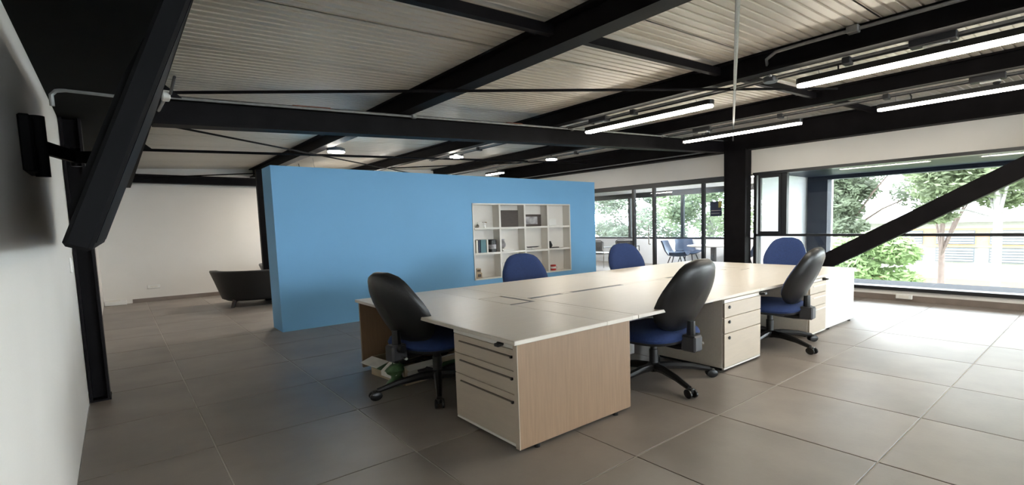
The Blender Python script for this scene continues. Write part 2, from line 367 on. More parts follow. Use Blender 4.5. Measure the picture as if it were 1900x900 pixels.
# secondary purlins and rods
def purlin(x0, x1, y, lab):
    o = MB().bar((0, 0, 0), (x1 - x0, 0, SL * (x1 - x0)), .05, .06).build('purlin', 'black'); o.location = (x0, y, zb(x0) + .10); tag(o, lab, 'purlin', 'purlins between the roof beams')
purlin(.275, 2.10, 2.42, 'short black purlin between left edge beam and first roof beam')
purlin(2.24, 4.02, 2.42, 'short black purlin between the first and second roof beams')
purlin(4.16, 6.05, 2.42, 'short black purlin between the second and third roof beams')
purlin(6.19, 8.05, 2.42, 'short black purlin between the third roof beam and window wall beam')
def rod(a, b, r, lab, cat='rod', material='black', grp='roof bracing rods'):
    a = Vector(a); b = Vector(b)
    o = MB().tube([(0, 0, 0), b - a], r, 8).build('bracing_rod', material, None, True); o.location = a; tag(o, lab, cat, grp)
def zz(x, d=.0): return 2.19 + SL * x + d
rod((.28, 4.62, 2.20), (5.2, 1.87, 2.42), .012, 'thin black rod crossing horizontally in front of the roof beams')
rod((7.98, 4.52, 2.56), (1.6, .88, 2.25), .013, 'grey steel tie rod coming down to the right column head', material='galv')
rod((.28, 7.60, 2.18), (8.0, 8.12, 2.565), .017, 'thin black rod beyond the cross beam passing behind the first round lamp')
rod((.40, 5.72, 2.17), (5.0, 10.5, 2.40), .010, 'thin dark tie rod slanting down to the right behind the round lamps')
rod((.30, 11.3, 2.17), (8.0, 7.3, 2.56), .010, 'thin dark tie rod rising to the right above the far beam')
for (yy, nm, lab) in ((4.55, 'gusset_plate', 'black triangular gusset where rod meets cross beam at left'), (7.60, 'gusset_plate', 'small black rod bracket on left edge beam beyond the cross beam'), (11.2, 'gusset_plate', 'small black bracket on left edge beam near the far wall')):
    o = MB().prism([(0, 0), (.16, 0), (.0, .14)], -.01, .01, 'y').build(nm, 'black'); o.location = (.275, yy, 2.17); tag(o, lab, 'bracket', 'gusset plates on the left edge beam')
o = thing('junction_box', 'small white junction box on left edge beam above the television', 'box', (.30, 3.95, 2.02))
MB().cbox(-.02, .02, -.05, .05, 0, .05).build('housing', 'white', o); MB().tube([(.0, .05, .03), (-.01, .5, .03)], .012).build('pipe', 'galv', o); MB().tube([(.02, -.05, .03), (.02, -.35, .06)], .008).build('cable', 'dark', o)
# conduit on left soffit
o = thing('electrical_conduit', 'bent grey conduit leaving the left wall top and running over to the television side', 'conduit', (-.20, 4.0, 1.93), 0, 'ceiling conduits')
MB().tube([(0, .02, 0), (.0, .02, .06), (.02, .02, .085), (.06, .02, .095), (.42, .02, .095)], .011, 8).build('pipe', 'galv', o, True)

# ------------------------------------------------------------------ pendant lamps and conduits on beams
def pendant(x, z, y0, y1, lab, topz, glow='lamp'):
    t = thing('pendant_lamp', lab, 'lamp', (x, y0, z), 0, 'linear pendant lamps'); L_ = y1 - y0
    # housing with rounded ends
    n = 8; wd = .052
    poly = [(wd * math.cos(a), -0 + wd * math.sin(a)) for a in [PI + PI * k / n for k in range(n + 1)]]
    poly = [(px, py + wd) for px, py in poly] + [(px, L_ - wd - (py)) for px, py in reversed(poly)]
    MB().prism(poly, .006, .05).build('housing', 'dark', t)
    MB().prism([(px * .88, (py - L_ / 2) * .99 + L_ / 2) for px, py in poly], -.012, .006).build('diffuser', glow, t)
    for yy in (.18, L_ - .18):
        w_ = MB().tube([(0, yy, .05), (-.03, yy, topz - z)], .0025, 5).build('wire', 'galv', t)
    MB().tube([(0, L_ - .32, .05), (0, L_ - .32, .085), (-.03, L_ - .30, topz - z)], .007, 6).build('power_cable', 'dark', t, True)
    return t
pendant(4.27, 2.285, 2.62, 4.33, 'long linear pendant lamp hanging under second beam nearest the cross beam', 2.40)
pendant(6.32, 2.362, 2.66, 4.38, 'long linear pendant lamp close in front of the black right column', 2.50)
pendant(4.27, 2.285, .16, 1.85, 'large bright linear pendant lamp at the top right corner', 2.40)
pendant(6.32, 2.362, .14, 1.86, 'linear pendant lamp at right edge, above the right window', 2.50)
def conduit(x, z, y0, y1, lab, joints, boxes, whites):
    t = thing('electrical_conduit', lab, 'conduit', (x, y0, z), 0, 'ceiling conduits'); L_ = y1 - y0
    MB().tube([(0, 0, 0), (0, L_, 0)], .011, 8).build('pipe', 'galv', t, True)
    MB().tube([(.035, 0, -.008), (.035, L_, -.008)], .009, 8).build('pipe', 'grey_pl', t, True)
    for yy in joints: MB().cbox(-.03, .05, yy - .03 - y0, yy + .03 - y0, -.035, .02).build('clamp', 'grey_pl', t)
    for yy in boxes: MB().lathe([(.055, -.03), (.06, -.02), (.06, .01), (.045, .018)], (.01, yy - y0, 0), 16).build('round_box', 'grey_pl', t, True)
    for yy in whites:
        p = MB().cbox(-.035, .055, yy - .17 - y0, yy + .10 - y0, -.03, .025).build('driver_box', 'grey_pl', t)
        MB().cbox(-.02, .06, yy - .13 - y0, yy + .02 - y0, -.048, -.03).build('socket', 'white', p)
        MB().lathe([(.012, -.075), (.03, -.06), (.03, -.048)], (.03, yy - .10 - y0, 0), 12).build('plug', 'dark', p, True)
    return t
conduit(4.215, 2.385, -.5, 4.62, 'twin galvanised conduit under second roof beam with round junction box', (3.55, 1.45), (2.05,), (4.1, .95))
conduit(6.245, 2.482, -.5, 4.62, 'twin galvanised conduit under third roof beam above the right lamps', (2.9, 1.75), (), (4.05, .95))
o = thing('electrical_conduit', 'curved grey conduit rising from round junction box along the second beam', 'conduit', (4.09, 2.02, 2.40), 0, 'ceiling conduits')
MB().tube([(.08, 0, -.01), (.02, -.0, .05), (-.06, -.03, .09), (-.09, -.12, .12), (-.085, -.30, .125), (-.085, -3.0, .125)], .013, 8).build('pipe', 'galv', o, True)
MB().cbox(-.12, -.06, -.72, -.64, .10, .15).build('clamp', 'galv', o)
conduit(6.245, 2.482, 4.95, 11.0, 'thin conduit under third roof beam beyond the cross beam', (6.6,), (), ())
conduit(4.215, 2.385, 4.95, 8.2, 'thin conduit under second roof beam beyond the cross beam', (6.6,), (), ())
o = tag(MB().tube([(0, 0, 0), (0, 6.2, 0)], .011, 8).build('electrical_conduit', 'galv', None, True), 'thin grey conduit along the window wall edge beam beyond the cross beam', 'conduit', 'ceiling conduits'); o.location = (8.0, 4.95, 2.43)
# round ceiling lamps
def spot(x, y, lab):
    z = 2.15 + SL * x
    t = thing('ceiling_lamp', lab, 'lamp', (x, y, z), 0, 'round ceiling lamps')
    MB().lathe([(.11, .0), (.115, .01), (.115, .04), (.09, .05)], (0, 0, 0), 24).build('housing', 'grey_pl', t, True)
    MB().lathe([(.104, -.014), (.106, -.001)], (0, 0, 0), 24).build('diffuser', 'spot', t, True)
    MB().tube([(0, 0, .06), (-.04, 0, .12)], .01).build('stem', 'dark', t)
spot(2.32, 7.18, 'round glowing ceiling lamp nearest the left end of the blue wall')
spot(4.30, 7.42, 'round glowing ceiling lamp above the middle of the blue wall')
spot(6.42, 7.48, 'round glowing ceiling lamp nearest the right end of the blue wall')
t = thing('pendant_lamp', 'short glowing lamp seen just over the blue wall, below the round ones', 'lamp', (6.32, 8.98, 2.35), 0, 'linear pendant lamps')
LL = .62
MB().cbox(-.05, .05, 0, LL, .006, .05).build('housing', 'dark', t); MB().cbox(-.045, .045, .01, LL - .01, -.012, .006).build('diffuser', 'lamp', t); MB().tube([(0, .2, .05), (-.05, .2, .14)], .004).build('wire', 'galv', t)

pendant(4.27, 2.27, 9.6, 11.0, 'added unseen pendant lamp behind the middle of the blue wall near the far wall', 2.57, 'lamp_added')  # unseen lamp added to brighten the far wall
pendant(2.75, 2.19, 9.5, 10.9, 'added unseen pendant lamp behind the left part of the blue wall near the far wall', 2.50, 'lamp_added')  # second unseen lamp, added for light on the far wall
pendant(10.4, 2.10, 7.9, 9.6, 'linear lamp inside the meeting room at the blue wall end of the partition', 2.88, 'lamp_bright')
pendant(10.4, 2.14, 5.2, 6.9, 'linear lamp inside the meeting room above the white table', 2.88, 'lamp_bright')
# ------------------------------------------------------------------ television on arm
tv = thing('television', 'black television seen edge-on, tilted on its arm by the left wall', 'television', (0, 1.7, 1.17))
tl = MB()
a = math.atan2(.26, .70)
tvm = Matrix.Translation((-.07, 0, 0)) @ Matrix.Rotation(a, 4, 'Y')
MB().cbox(-.030, .026, 0, 2.0, 0, .78, .008).xf(tvm).build('bezel', 'tvb', tv)
MB().box(.0262, .028, .02, 1.98, .025, .765).xf(tvm).build('screen', 'screen', tv)
MB().prism([(-.030, .05), (-.044, .09), (-.044, .45), (-.030, .60)], .05, 1.95, 'y').xf(tvm).build('rear_housing', 'tvb', tv)
wm = thing('wall_bracket', 'black swivel wall bracket on the left white wall, holding the television', 'bracket', (XL, 2.80, 1.55))
MB().cbox(0, .035, -.10, .10, -.105, .105).build('wall_plate', 'tvb', wm)
MB().tube([(.045, 0, -.115), (.045, 0, .115)], .022, 12).build('hinge_post', 'tvb', wm, True)
MB().bar((.045, 0, .0), (.13, .30, .0), .02, .05).build('arm', 'tvb', wm)
MB().bar((.13, .30, .0), (.225, .0, -.03), .02, .05).build('arm', 'tvb', wm)
MB().tube([(.13, .30, -.04), (.13, .30, .04)], .018, 10).build('pivot', 'dark', wm, True)

# ------------------------------------------------------------------ desk cluster
DZ = .61
CY0, CY1 = 2.06, 4.34
def endDesk(x0, x1, name, lab, feet):
    t = thing('office_desk', lab, 'desk', ((x0 + x1) / 2, (CY0 + CY1) / 2, 0), 0, 'desks of the workstation cluster')
    cx = (x0 + x1) / 2; cy = (CY0 + CY1) / 2
    return t, cx, cy
# near-end desk (spans the full width, sitter at left)
t, cx, cy = endDesk(1.48, 2.46, '', 'cream end desk nearest the camera, with pale oak side panels', 0)
def L(x0, x1, y0, y1, z0, z1): return (x0 - cx, x1 - cx, y0 - cy, y1 - cy, z0, z1)
# top in pieces round the cable opening  X 2.17-2.40, Y 3.03-3.50
top = MB()
top.cbox(*L(1.475, 2.17, CY0 - .01, CY1, DZ - .024, DZ), .003)
top.cbox(*L(2.40, 2.457, CY0 - .01, CY1, DZ - .024, DZ), .001)
top.cbox(*L(2.17, 2.40, CY0 - .01, 3.03, DZ - .024, DZ), .001)
top.cbox(*L(2.17, 2.40, 3.50, CY1, DZ - .024, DZ), .001)
top.build('tabletop', 'lam', t)
MB().cbox(*L(2.178, 2.372, 3.068, 3.494, DZ - .02, DZ - .001), .003).build('cable_flap', 'lam', t)
MB().box(*L(2.172, 2.398, 3.032, 3.064, DZ - .04, DZ - .0005)).build('slot_shade', 'dark', t)  # dark strip stands in for the shade inside the cable slot
MB().box(*L(2.374, 2.398, 3.066, 3.46, DZ - .04, DZ - .0015)).build('slot_shade', 'dark', t)  # painted slot shade along the other edge of the flap
MB().box(*L(2.05, 2.45, 2.9, 3.6, DZ - .13, DZ - .12)).build('cable_tray', 'dark', t)
MB().cbox(*L(1.50, 2.385, CY0, CY0 + .036, .02, DZ - .024), .002).build('side_panel', 'oak', t)
MB().cbox(*L(1.50, 2.385, CY1 - .035, CY1 - .01, .02, DZ - .024), .002).build('side_panel', 'oak', t)
MB().box(*L(1.496, 1.5, CY0, CY0 + .036, .02, DZ - .024)).build('edge_band', 'edge', t)
MB().box(*L(2.36, 2.384, CY0 + .03, CY1 - .04, .22, DZ - .03)).build('modesty_panel', 'oak', t)
for px, py in ((1.62, CY0 + .013), (2.25, CY0 + .013), (1.62, CY1 - .02), (2.25, CY1 - .02)):
    MB().lathe([(.018, 0), (.018, .02)], (px - cx, py - cy, 0), 10).build('foot', 'dark', t)
# far-end desk
cx, cy = (5.50 + 6.40) / 2, (CY0 + CY1) / 2
t = thing('office_desk', 'cream end desk farthest from the camera, nearest the right window', 'desk', (cx, cy, 0), 0, 'desks of the workstation cluster')
top = MB(); top.cbox(*L(5.463, 5.50, CY0 - .01, CY1, DZ - .024, DZ), .001); top.cbox(*L(5.74, 6.42, CY0 - .01, CY1, DZ - .024, DZ), .003)
top.cbox(*L(5.50, 5.74, CY0 - .01, 3.0, DZ - .024, DZ), .001); top.cbox(*L(5.50, 5.74, 3.45, CY1, DZ - .024, DZ), .001); top.build('tabletop', 'lam', t)
MB().cbox(*L(5.506, 5.72, 3.035, 3.444, DZ - .02, DZ - .001), .003).build('cable_flap', 'lam', t)
MB().box(*L(5.502, 5.738, 3.004, 3.032, DZ - .04, DZ - .004)).build('slot_shade', 'dark', t)  # dark strip as the shade in this desk's cable slot
MB().cbox(*L(5.53, 6.38, CY0, CY0 + .026, .02, DZ - .024), .002).build('side_panel', 'white_lam', t)  # panels lighter than the near desk's: window light put into the colour
MB().cbox(*L(5.53, 6.38, CY1 - .035, CY1 - .01, .02, DZ - .024), .002).build('side_panel', 'white_lam', t)
MB().box(*L(5.53, 5.555, CY0 + .03, CY1 - .04, .22, DZ - .03)).build('modesty_panel', 'lam', t)
for px in (5.65, 6.27): MB().lathe([(.018, 0), (.018, .02)], (px - cx, CY0 + .013 - cy, 0), 10).build('foot', 'dark', t); MB().lathe([(.018, 0), (.018, .02)], (px - cx, CY1 - .02 - cy, 0), 10).build('foot', 'dark', t)
# middle desks, two rows
def midDesk(x0, x1, near, lab, leg1):
    global cx, cy
    y0, y1 = (CY0 - .01, 3.165) if near else (3.235, CY1)
    cx, cy = (x0 + x1) / 2, (y0 + y1) / 2
    t = thing('office_desk', lab, 'desk', (cx, cy, 0), 0, 'desks of the workstation cluster')
    MB().cbox(*L(x0, x1, y0, y1, DZ - .024, DZ), .002).build('tabletop', 'lam', t)
    yi = y1 - .02 if near else y0 + .02
    MB().box(*L(x0 + .05, x1 - .05, yi - .012, yi + .012, .2, DZ - .026)).build('modesty_panel', 'lam', t)
    lx = x1 - .04 if leg1 else x0 + .04
    MB().box(*L(x0 + .02, x1 - .02, y0 + .1, y0 + .14, DZ - .06, DZ - .024)).build('frame_rail', 'grey_pl', t)
    for xx in ((x0 + .03), (x1 - .03)):
        MB().box(*L(xx - .02, xx + .02, yi - .08, yi - .04, .0, DZ - .024) if near else L(xx - .02, xx + .02, yi + .04, yi + .08, .0, DZ - .024)).build('leg', 'grey_pl', t)
midDesk(2.463, 4.09, True, 'cream desk of the near row next to the nearest end desk', 0)
midDesk(4.093, 5.46, True, 'cream desk of the near row between white pedestal and far end desk', 1)
midDesk(2.463, 3.95, False, 'cream desk of the far row facing the shelf in the blue wall', 0)
midDesk(3.953, 5.46, False, 'cream desk of the far row facing the glass partition', 1)
t = thing('cable_trough', 'dark cable trough with flat cream flaps between the two desk rows', 'cable tray', (3.96, 3.2, .48), 0)
MB().box(-1.49, 1.49, -.03, .03, 0, .01).box(-1.49, 1.49, -.034, -.030, 0, .10).box(-1.49, 1.49, .03, .034, 0, .10).build('tray', 'dark', t)
MB().box(-1.49, 1.49, -.030, .030, .10, .1275).build('slot_shade', 'dark', t)  # dark filler painted as the shade in the gap between rows
for a, b in ((2.82, 2.93), (3.60, 4.30), (4.75, 5.45)): MB().box(a - 3.96, b - 3.96, -.024, .030, .1277, .1290).build('flap', 'lam', t)

# drawer pedestals
def pedestal(name, lab, loc, rz, wd, dp, grips, body='lam', front='drawer'):
    """front faces -Y local, X across; origin floor centre of the front edge"""
    t = thing('drawer_pedestal', lab, 'drawer unit', loc, rz, 'drawer pedestals under the desks'); h = wd / 2
    MB().cbox(-h, h, .02, dp, .03, DZ - .028, .002).build('body', body, t)
    MB().box(-h + .01, h - .01, .03, dp - .02, .01, .03).build('plinth', 'dark', t)
    MB().cbox(-h, h, 0, .02, .555, DZ - .03, .002).build('top_rail', 'white_lam', t)
    MB().cbox(-h, h, 0.002, .02, .02, .034, .002).build('bottom_rail', 'white_lam', t)
    for i, (z0, z1) in enumerate(((.438, .552), (.310, .434), (.037, .306))):
        d = MB().cbox(-h + .002, h - .002, 0, .018, z0, z1, .0025).build('drawer', front, t)
        if grips:
            MB().box(-h + .07, h - .016, -.008, .0, z1 - .042, z1 - .035).build('handle', 'grip_shade' if grips == 1 else 'white', d)  # the brown bar stands in for a shaded grip slit
            if grips == 1: MB().box(h - .022, h - .010, -.012, .0, z1 - .046, z1 - .033).build('handle_end', 'dark', d)
        else:
            MB().lathe([(.011, 0), (.014, .004), (.012, .010)], (0, 0, 0), 10).xf(Matrix.Translation((-h + .07, 0, z1 - .035)) @ Matrix.Rotation(PI / 2, 4, 'X')).build('knob', 'dark', d)
    MB().tube([(0, 0, 0), (0, -.03, 0)], .014, 10).xf(Matrix.Translation((h - .10 if grips else h - .02, 0, .572))).build('lock', 'dark', t)
    k = MB().box(-.004, .03, -.05, -.03, -.008, .008).xf(Matrix.Translation((h - .10 if grips else h - .02, 0, .572))).build('key', 'dark', t)
    for sx in (-1, 1):
        for yy in (.06, dp - .06): MB().lathe([(.018, 0), (.018, .012)], (sx * (h - .05), yy, 0), 8).build('foot', 'dark', t)
    return t
# near one: front faces -X -> rotate so local -Y = world -X : rz = -90deg
pedestal('', 'cream three-drawer pedestal nearest the camera, long dark handles facing left', (1.505, 2.10 + .315, 0), -PI / 2, .625, .80, 1)
pedestal('', 'cream three-drawer pedestal between the two near-row chairs', (3.79, 2.045, 0), 0, .59, .66, 0)
pedestal('', 'white drawer pedestal at far right beside the end desk panel', (5.31, 2.045, 0), 0, .41, .66, 2)
pedestal('', 'drawer pedestal under the far row at the blue wall side', (3.5, 4.33, 0), PI, .56, .66, 0)

# ------------------------------------------------------------------ task chair
def outline(pts, n=14):
    """half profile (z, halfwidth) -> closed outline of (x,z)"""
    zs = [p[0] for p in pts]; ws = [p[1] for p in pts]; out = []
    for k in range(n + 1):
        s_ = k / n; s_ = .5 - .5 * math.cos(PI * s_); zc = zs[0] + (zs[-1] - zs[0]) * s_
        for i in range(len(zs) - 1):
            if zs[i] <= zc <= zs[i + 1] + 1e-9:
                u = (zc - zs[i]) / (zs[i + 1] - zs[i]); u = u * u * (3 - 2 * u) * .4 + u * .6; out.append((ws[i] + (ws[i + 1] - ws[i]) * u, zc)); break
    return out + [(-x, z) for x, z in reversed(out)]
def pad(out, rings, mapf):
    """rings: list of (scale, depth) from one face centre round to the other"""
    n = len(out); cxx = sum(p[0] for p in out) / n; czz = sum(p[1] for p in out) / n; mb = MB(); vs = []; fs = []
    for s_, d in rings:
        for x, z in out: vs.append(mapf(cxx + (x - cxx) * s_, czz + (z - czz) * s_, d))
    for i in range(len(rings) - 1):
        for k in range(n): k2 = (k + 1) % n; fs.append((i * n + k, i * n + k2, (i + 1) * n + k2, (i + 1) * n + k))
    fs.append(tuple(range(n))); fs.append(tuple((len(rings) - 1) * n + k for k in reversed(range(n))))
    return mb.add(vs, fs)
BP = [(0, .06), (.03, .13), (.10, .20), (.20, .25), (.33, .282), (.46, .285), (.60, .270), (.72, .245), (.83, .215), (.91, .180), (.96, .135), (.99, .06)]
BP = [(a * .53, b * 1.0) for a, b in BP]
def backmap(x, z, d):
    y = -.30 + d + x * x * .75 - .26 * (z - .12) + .035 * math.cos(z * 7)       # wraps forward at the sides, leans back
    return (x, y, .415 + z)
def seatmap(x, y, d): return (x, y, .375 + d - .02 * max(0, (y - .18)) * 3)
def superel(a, b, p=3.2, n=32): return [(a * math.copysign(abs(math.cos(t)) ** (2 / p), math.cos(t)), b * math.copysign(abs(math.sin(t)) ** (2 / p), math.sin(t))) for t in [2 * PI * k / n for k in range(n)]]
def make_chair(lab):
    t = thing('office_chair', lab, 'chair', (0, 0, 0), 0, 'blue office chairs round the desks')
    for k in range(5):
        a = 2 * PI * k / 5 + PI / 2 + .30; dx, dy = math.cos(a), math.sin(a)
        l = MB().tube([(dx * .03, dy * .03, .105), (dx * .14, dy * .14, .108), (dx * .30, dy * .30, .092), (dx * .44, dy * .44, .062)], [.034, .030, .024, .018], 8).build('leg', 'shell', t, True)
        c = MB()
        for s_ in (-1, 1):
            ox, oy = -dy * .024 * s_, dx * .024 * s_
            c.add(*(lambda q: (q.v, q.f))(MB().lathe([(.026, -.009), (.034, -.005), (.034, .005), (.026, .009)], (0, 0, 0), 14).xf(Matrix.Translation((dx * .455 + ox, dy * .455 + oy, .031)) @ Matrix.Rotation(a, 4, 'Z') @ Matrix.Rotation(PI / 2, 4, 'X') @ Matrix.Diagonal((1.25, .9, 1, 1)))))
        c.cbox(dx * .455 - .02, dx * .455 + .02, dy * .455 - .02, dy * .455 + .02, .032, .066)
        c.build('caster', 'dark', l, True)
    MB().lathe([(.05, .075), (.055, .09), (.05, .13), (.034, .14), (.034, .24), (.026, .245), (.026, .315)], (0, 0, 0), 18).build('gas_column', 'shell', t, True)
    MB().cbox(-.10, .10, -.16, .12, .30, .335, .01).build('mechanism', 'dark', t)
    MB().tube([(.08, .02, .315), (.24, .04, .305), (.30, .04, .31)], [.008, .008, .014], 8).build('lever', 'dark', t, True)
    so_ = superel(.315, .30)
    pad(so_, [(.0, .062), (.5, .058), (.85, .046), (.96, .028), (1.0, .0), (.98, -.018)], seatmap).build('seat', 'blue_fab', t, True)
    pad(so_, [(.985, -.016), (.97, -.034), (.80, -.046), (.3, -.05), (0, -.05)], seatmap).build('seat_shell', 'shell', t, True)
    bo = outline(BP)
    pad(bo, [(.0, .075), (.4, .073), (.75, .066), (.92, .050), (1.0, .022), (.99, .010), (.6, .004), (.0, .0)], backmap).build('backrest', 'blue_fab', t, True)
    pad(bo, [(.0, .005), (.6, .008), (1.004, .024), (1.0, .0), (.94, -.022), (.75, -.042), (.4, -.052), (.0, -.054)], backmap).build('back_shell', 'shell', t, True)
    MB().tube([(0, -.05, .315), (0, -.22, .305), (0, -.30, .31), (0, -.335, .36), (0, -.335, .50)], [.035, .033, .036, .034, .028], 8).build('back_support', 'dark', t, True)
    b = MB().cbox(-.05, .05, -.40, -.28, .285, .40, .012).build('height_bracket', 'grey_pl', t)
    MB().tube([(.05, -.34, .375), (.085, -.34, .375)], [.03, .026], 10).build('knob', 'dark', b, True)
    MB().tube([(.05, -.33, .315), (.13, -.35, .318)], .010, 8).build('release_lever', 'chrome', b, True)
    return t
def lower_back(c, dz):          # the backrests are height adjustable
    for k in c.children:
        if k.name.startswith(('backrest', 'back_shell')): k.location.z -= dz
ch0 = make_chair('blue office chair tucked in nearest the camera, right of the oak panel')
ch0.location = (2.98, 2.34, 0); ch0.rotation_euler = (0, 0, math.radians(0))
place(ch0, (4.62, 2.22, 0), math.radians(4), 'blue office chair between the two pedestals on the near side, farther right')
c = place(ch0, (1.73, 3.40, 0), math.radians(-80), 'blue office chair at left end of the desks beside the box of papers')
lower_back(c, .03)
c = place(ch0, (3.60, 4.62, 0), math.radians(158), 'blue office chair across the desks, in front of the wall shelf')
lower_back(c, .085)
c = place(ch0, (5.47, 4.62, 0), math.radians(156), 'blue office chair across the desks, in front of the glass partition')
lower_back(c, .04)
place(ch0, (6.66, 3.08, 0), math.radians(100), 'blue office chair at the far end desk, in front of the right window')

# ------------------------------------------------------------------ box of papers and small things under the desk
t = thing('cardboard_box', 'open battered white and green box under the left end chair', 'box', (1.83, 3.9, 0), .12)
q = MB(); q.box(-.30, .30, -.26, -.25, 0, .15).box(-.30, .30, .25, .26, 0, .15).box(-.30, -.29, -.25, .25, 0, .15).box(.29, .30, -.25, .25, 0, .15).box(-.29, .29, -.25, .25, 0, .008).build('carton', 'card', t)
MB().box(-.303, -.3005, -.20, .24, .06, .13).box(.0, .26, -.264, -.2605, .02, .11).build('green_print', 'green', t)
for (x0, y0, x1, y1, dx, dy, dz) in ((-.30, -.26, .0, -.26, -.02, -.09, -.02), (.02, -.26, .30, -.26, .02, -.08, .03), (-.30, .24, -.30, -.02, -.10, .0, -.03), (-.30, -.04, -.30, -.26, -.08, -.01, -.05), (.3, -.25, .3, .25, .08, 0, .02)):
    a_, b_ = Vector((x0, y0, .15)), Vector((x1, y1, .15)); d_ = Vector((dx, dy, dz))
    MB().add([a_, b_, b_ + d_, a_ + d_, a_ + Vector((0, 0, .006)), b_ + Vector((0, 0, .006)), b_ + d_ + Vector((0, 0, .006)), a_ + d_ + Vector((0, 0, .006))], [(0, 1, 2, 3), (7, 6, 5, 4), (0, 4, 5, 1), (1, 5, 6, 2), (2, 6, 7, 3), (3, 7, 4, 0)]).build('flap', 'paper', t)
MB().box(-.302, -.299, -.24, .1, .02, .10).box(-.28, -.05, -.263, -.2605, .03, .10).build('printed_label', 'paper', t, label='white printed panel on the carton side')
for i, lb in enumerate(('black cable coil lying at the left side inside the open box', 'black cable coil lying at the right side inside the open box')):
    rr = random.Random(i); pts = []
    for k in range(46): a = k * .75; r = .075 + .03 * rr.random(); pts.append((r * 1.35 * math.cos(a), r * math.sin(a), .012 + .0032 * k + .01 * rr.random()))
    o = MB().tube(pts, .010, 6).build('cable', 'dark', None, True); o.location = (1.70 + .26 * i, 3.88 + .03 * i, .03); tag(o, lb, 'cable', 'cables in the box')
o = thing('plastic_bag', 'crumpled green plastic bag hanging on the front of the open box', 'bag', (1.50, 3.62, 0))
n = 14; vs = []; 
for k in range(9):
    z = .02 + k * .02; r = .055 + .02 * math.sin(k * 1.3)
    for j in range(n): a = 2 * PI * j / n; rr = r * (1 + .25 * math.sin(3 * a + k) * random.random()); vs.append((rr * math.cos(a), rr * math.sin(a) * .8, z))
MB().add(vs, [(k * n + j, k * n + (j + 1) % n, (k + 1) * n + (j + 1) % n, (k + 1) * n + j) for k in range(8) for j in range(n)] + [tuple(range(n)), tuple(8 * n + j for j in range(n))]).build('bag_body', 'green', o, True)
MB().tube([(-.03, 0, .17), (-.02, .0, .21), (.03, 0, .20), (.03, 0, .17)], .005, 6).build('bag_handle', 'green', o, True)
o = thing('power_box', 'small white power box on floor under the near desk row', 'box', (3.34, 3.0, 0)); MB().cbox(-.14, .14, -.05, .05, 0, .11).build('housing', 'white', o); MB().box(-.10, .10, -.053, -.05, .03, .08).build('socket_plate', 'paper', o)

# ------------------------------------------------------------------ built-in shelf and its contents
t = thing('shelf_unit', 'white shelf of twelve square compartments set into the blue wall', 'shelf', (5.1, BY, 0))
def R(x0, x1, y0, y1, z0, z1): return (x0 - 5.1, x1 - 5.1, y0 - BY, y1 - BY, z0, z1)
fw = .022; q = MB()
q.cbox(*R(NX0, NX1, -.012 + BY, BY + .17, NZ1 - fw, NZ1), .002).cbox(*R(NX0, NX1, -.012 + BY, BY + .17, NZ0, NZ0 + fw), .002).cbox(*R(NX0, NX0 + fw, BY - .012, BY + .17, NZ0, NZ1), .002).cbox(*R(NX1 - fw, NX1, BY - .012, BY + .17, NZ0, NZ1), .002).build('frame', 'white_lam', t)
MB().box(*R(NX0, NX1, BY + .17, BY + .18, NZ0, NZ1)).build('back_panel', 'wall', t)
CX = [4.095, 4.59, 5.09, 5.59, 6.105]; CZ = [.38, .777, 1.170, 1.555]
for x in CX[1:4]: MB().cbox(*R(x - .017, x + .017, BY - .010, BY + .17, NZ0 + fw, NZ1 - fw), .002).build('divider', 'white_lam', t)
for z in CZ[1:3]:
    for a, b in zip(CX[:-1], CX[1:]): MB().cbox(*R(a + .017, b - .017, BY - .010, BY + .17, z - .016, z + .016), .002).build('shelf_board', 'white_lam', t)
z1, z2, z3 = CZ[0] + .015, CZ[1] + .016, CZ[2] + .016
g = 'objects in the wall shelf'
def small(name, lab, cat, loc, rz=0): return thing(name, lab, cat, loc, rz, None)
o = small('ornament', 'small pale metal ornament in top left shelf compartment', 'ornament', (4.36, BY + .08, z3))
MB().lathe([(.03, 0), (.03, .006), (.006, .01), (.006, .07)], n=10).build('stand', 'chrome', o, True); MB().bar((-.13, 0, .075), (.13, 0, .085), .02, .008).build('wing', 'white', o); MB().bar((0, -.05, .08), (0, .07, .08), .015, .015).build('body', 'card', o)
MB().lathe([(.02, 0), (.028, .03), (.01, .06)], (-.12, .03, 0), 10).build('cup', 'chrome', o, True)
o = small('picture_frame', 'large dark brown board leaning in the second top shelf compartment', 'picture frame', (4.80, BY + .05, z3))
MB().cbox(-.185, .20, 0, .02, 0, .27).build('panel', 'wood_dk', o); MB().box(-.17, .185, -.002, 0, .015, .255).build('face', 'wood_dk', o)
o = small('picture_frame', 'dark framed grey photograph in the third top shelf compartment', 'picture frame', (5.30, BY + .05, z3))
q = MB(); q.cbox(-.19, .19, 0, .02, 0, .035).cbox(-.19, .19, 0, .02, .165, .20).cbox(-.19, -.155, 0, .02, .035, .165).cbox(.11, .19, 0, .02, .035, .165).build('frame', 'wood_dk', o)
MB().box(-.155, .11, .006, .012, .035, .165).build('photograph', 'photo', o)
o = small('white_box', 'small white box in the top right shelf compartment', 'box', (5.72, BY + .02, z3))
MB().cbox(-.09, .09, 0, .14, 0, .12, .01).build('body', 'white', o); MB().box(-.085, .085, -.002, .0, .10, .104).build('lid_line', 'paper', o)
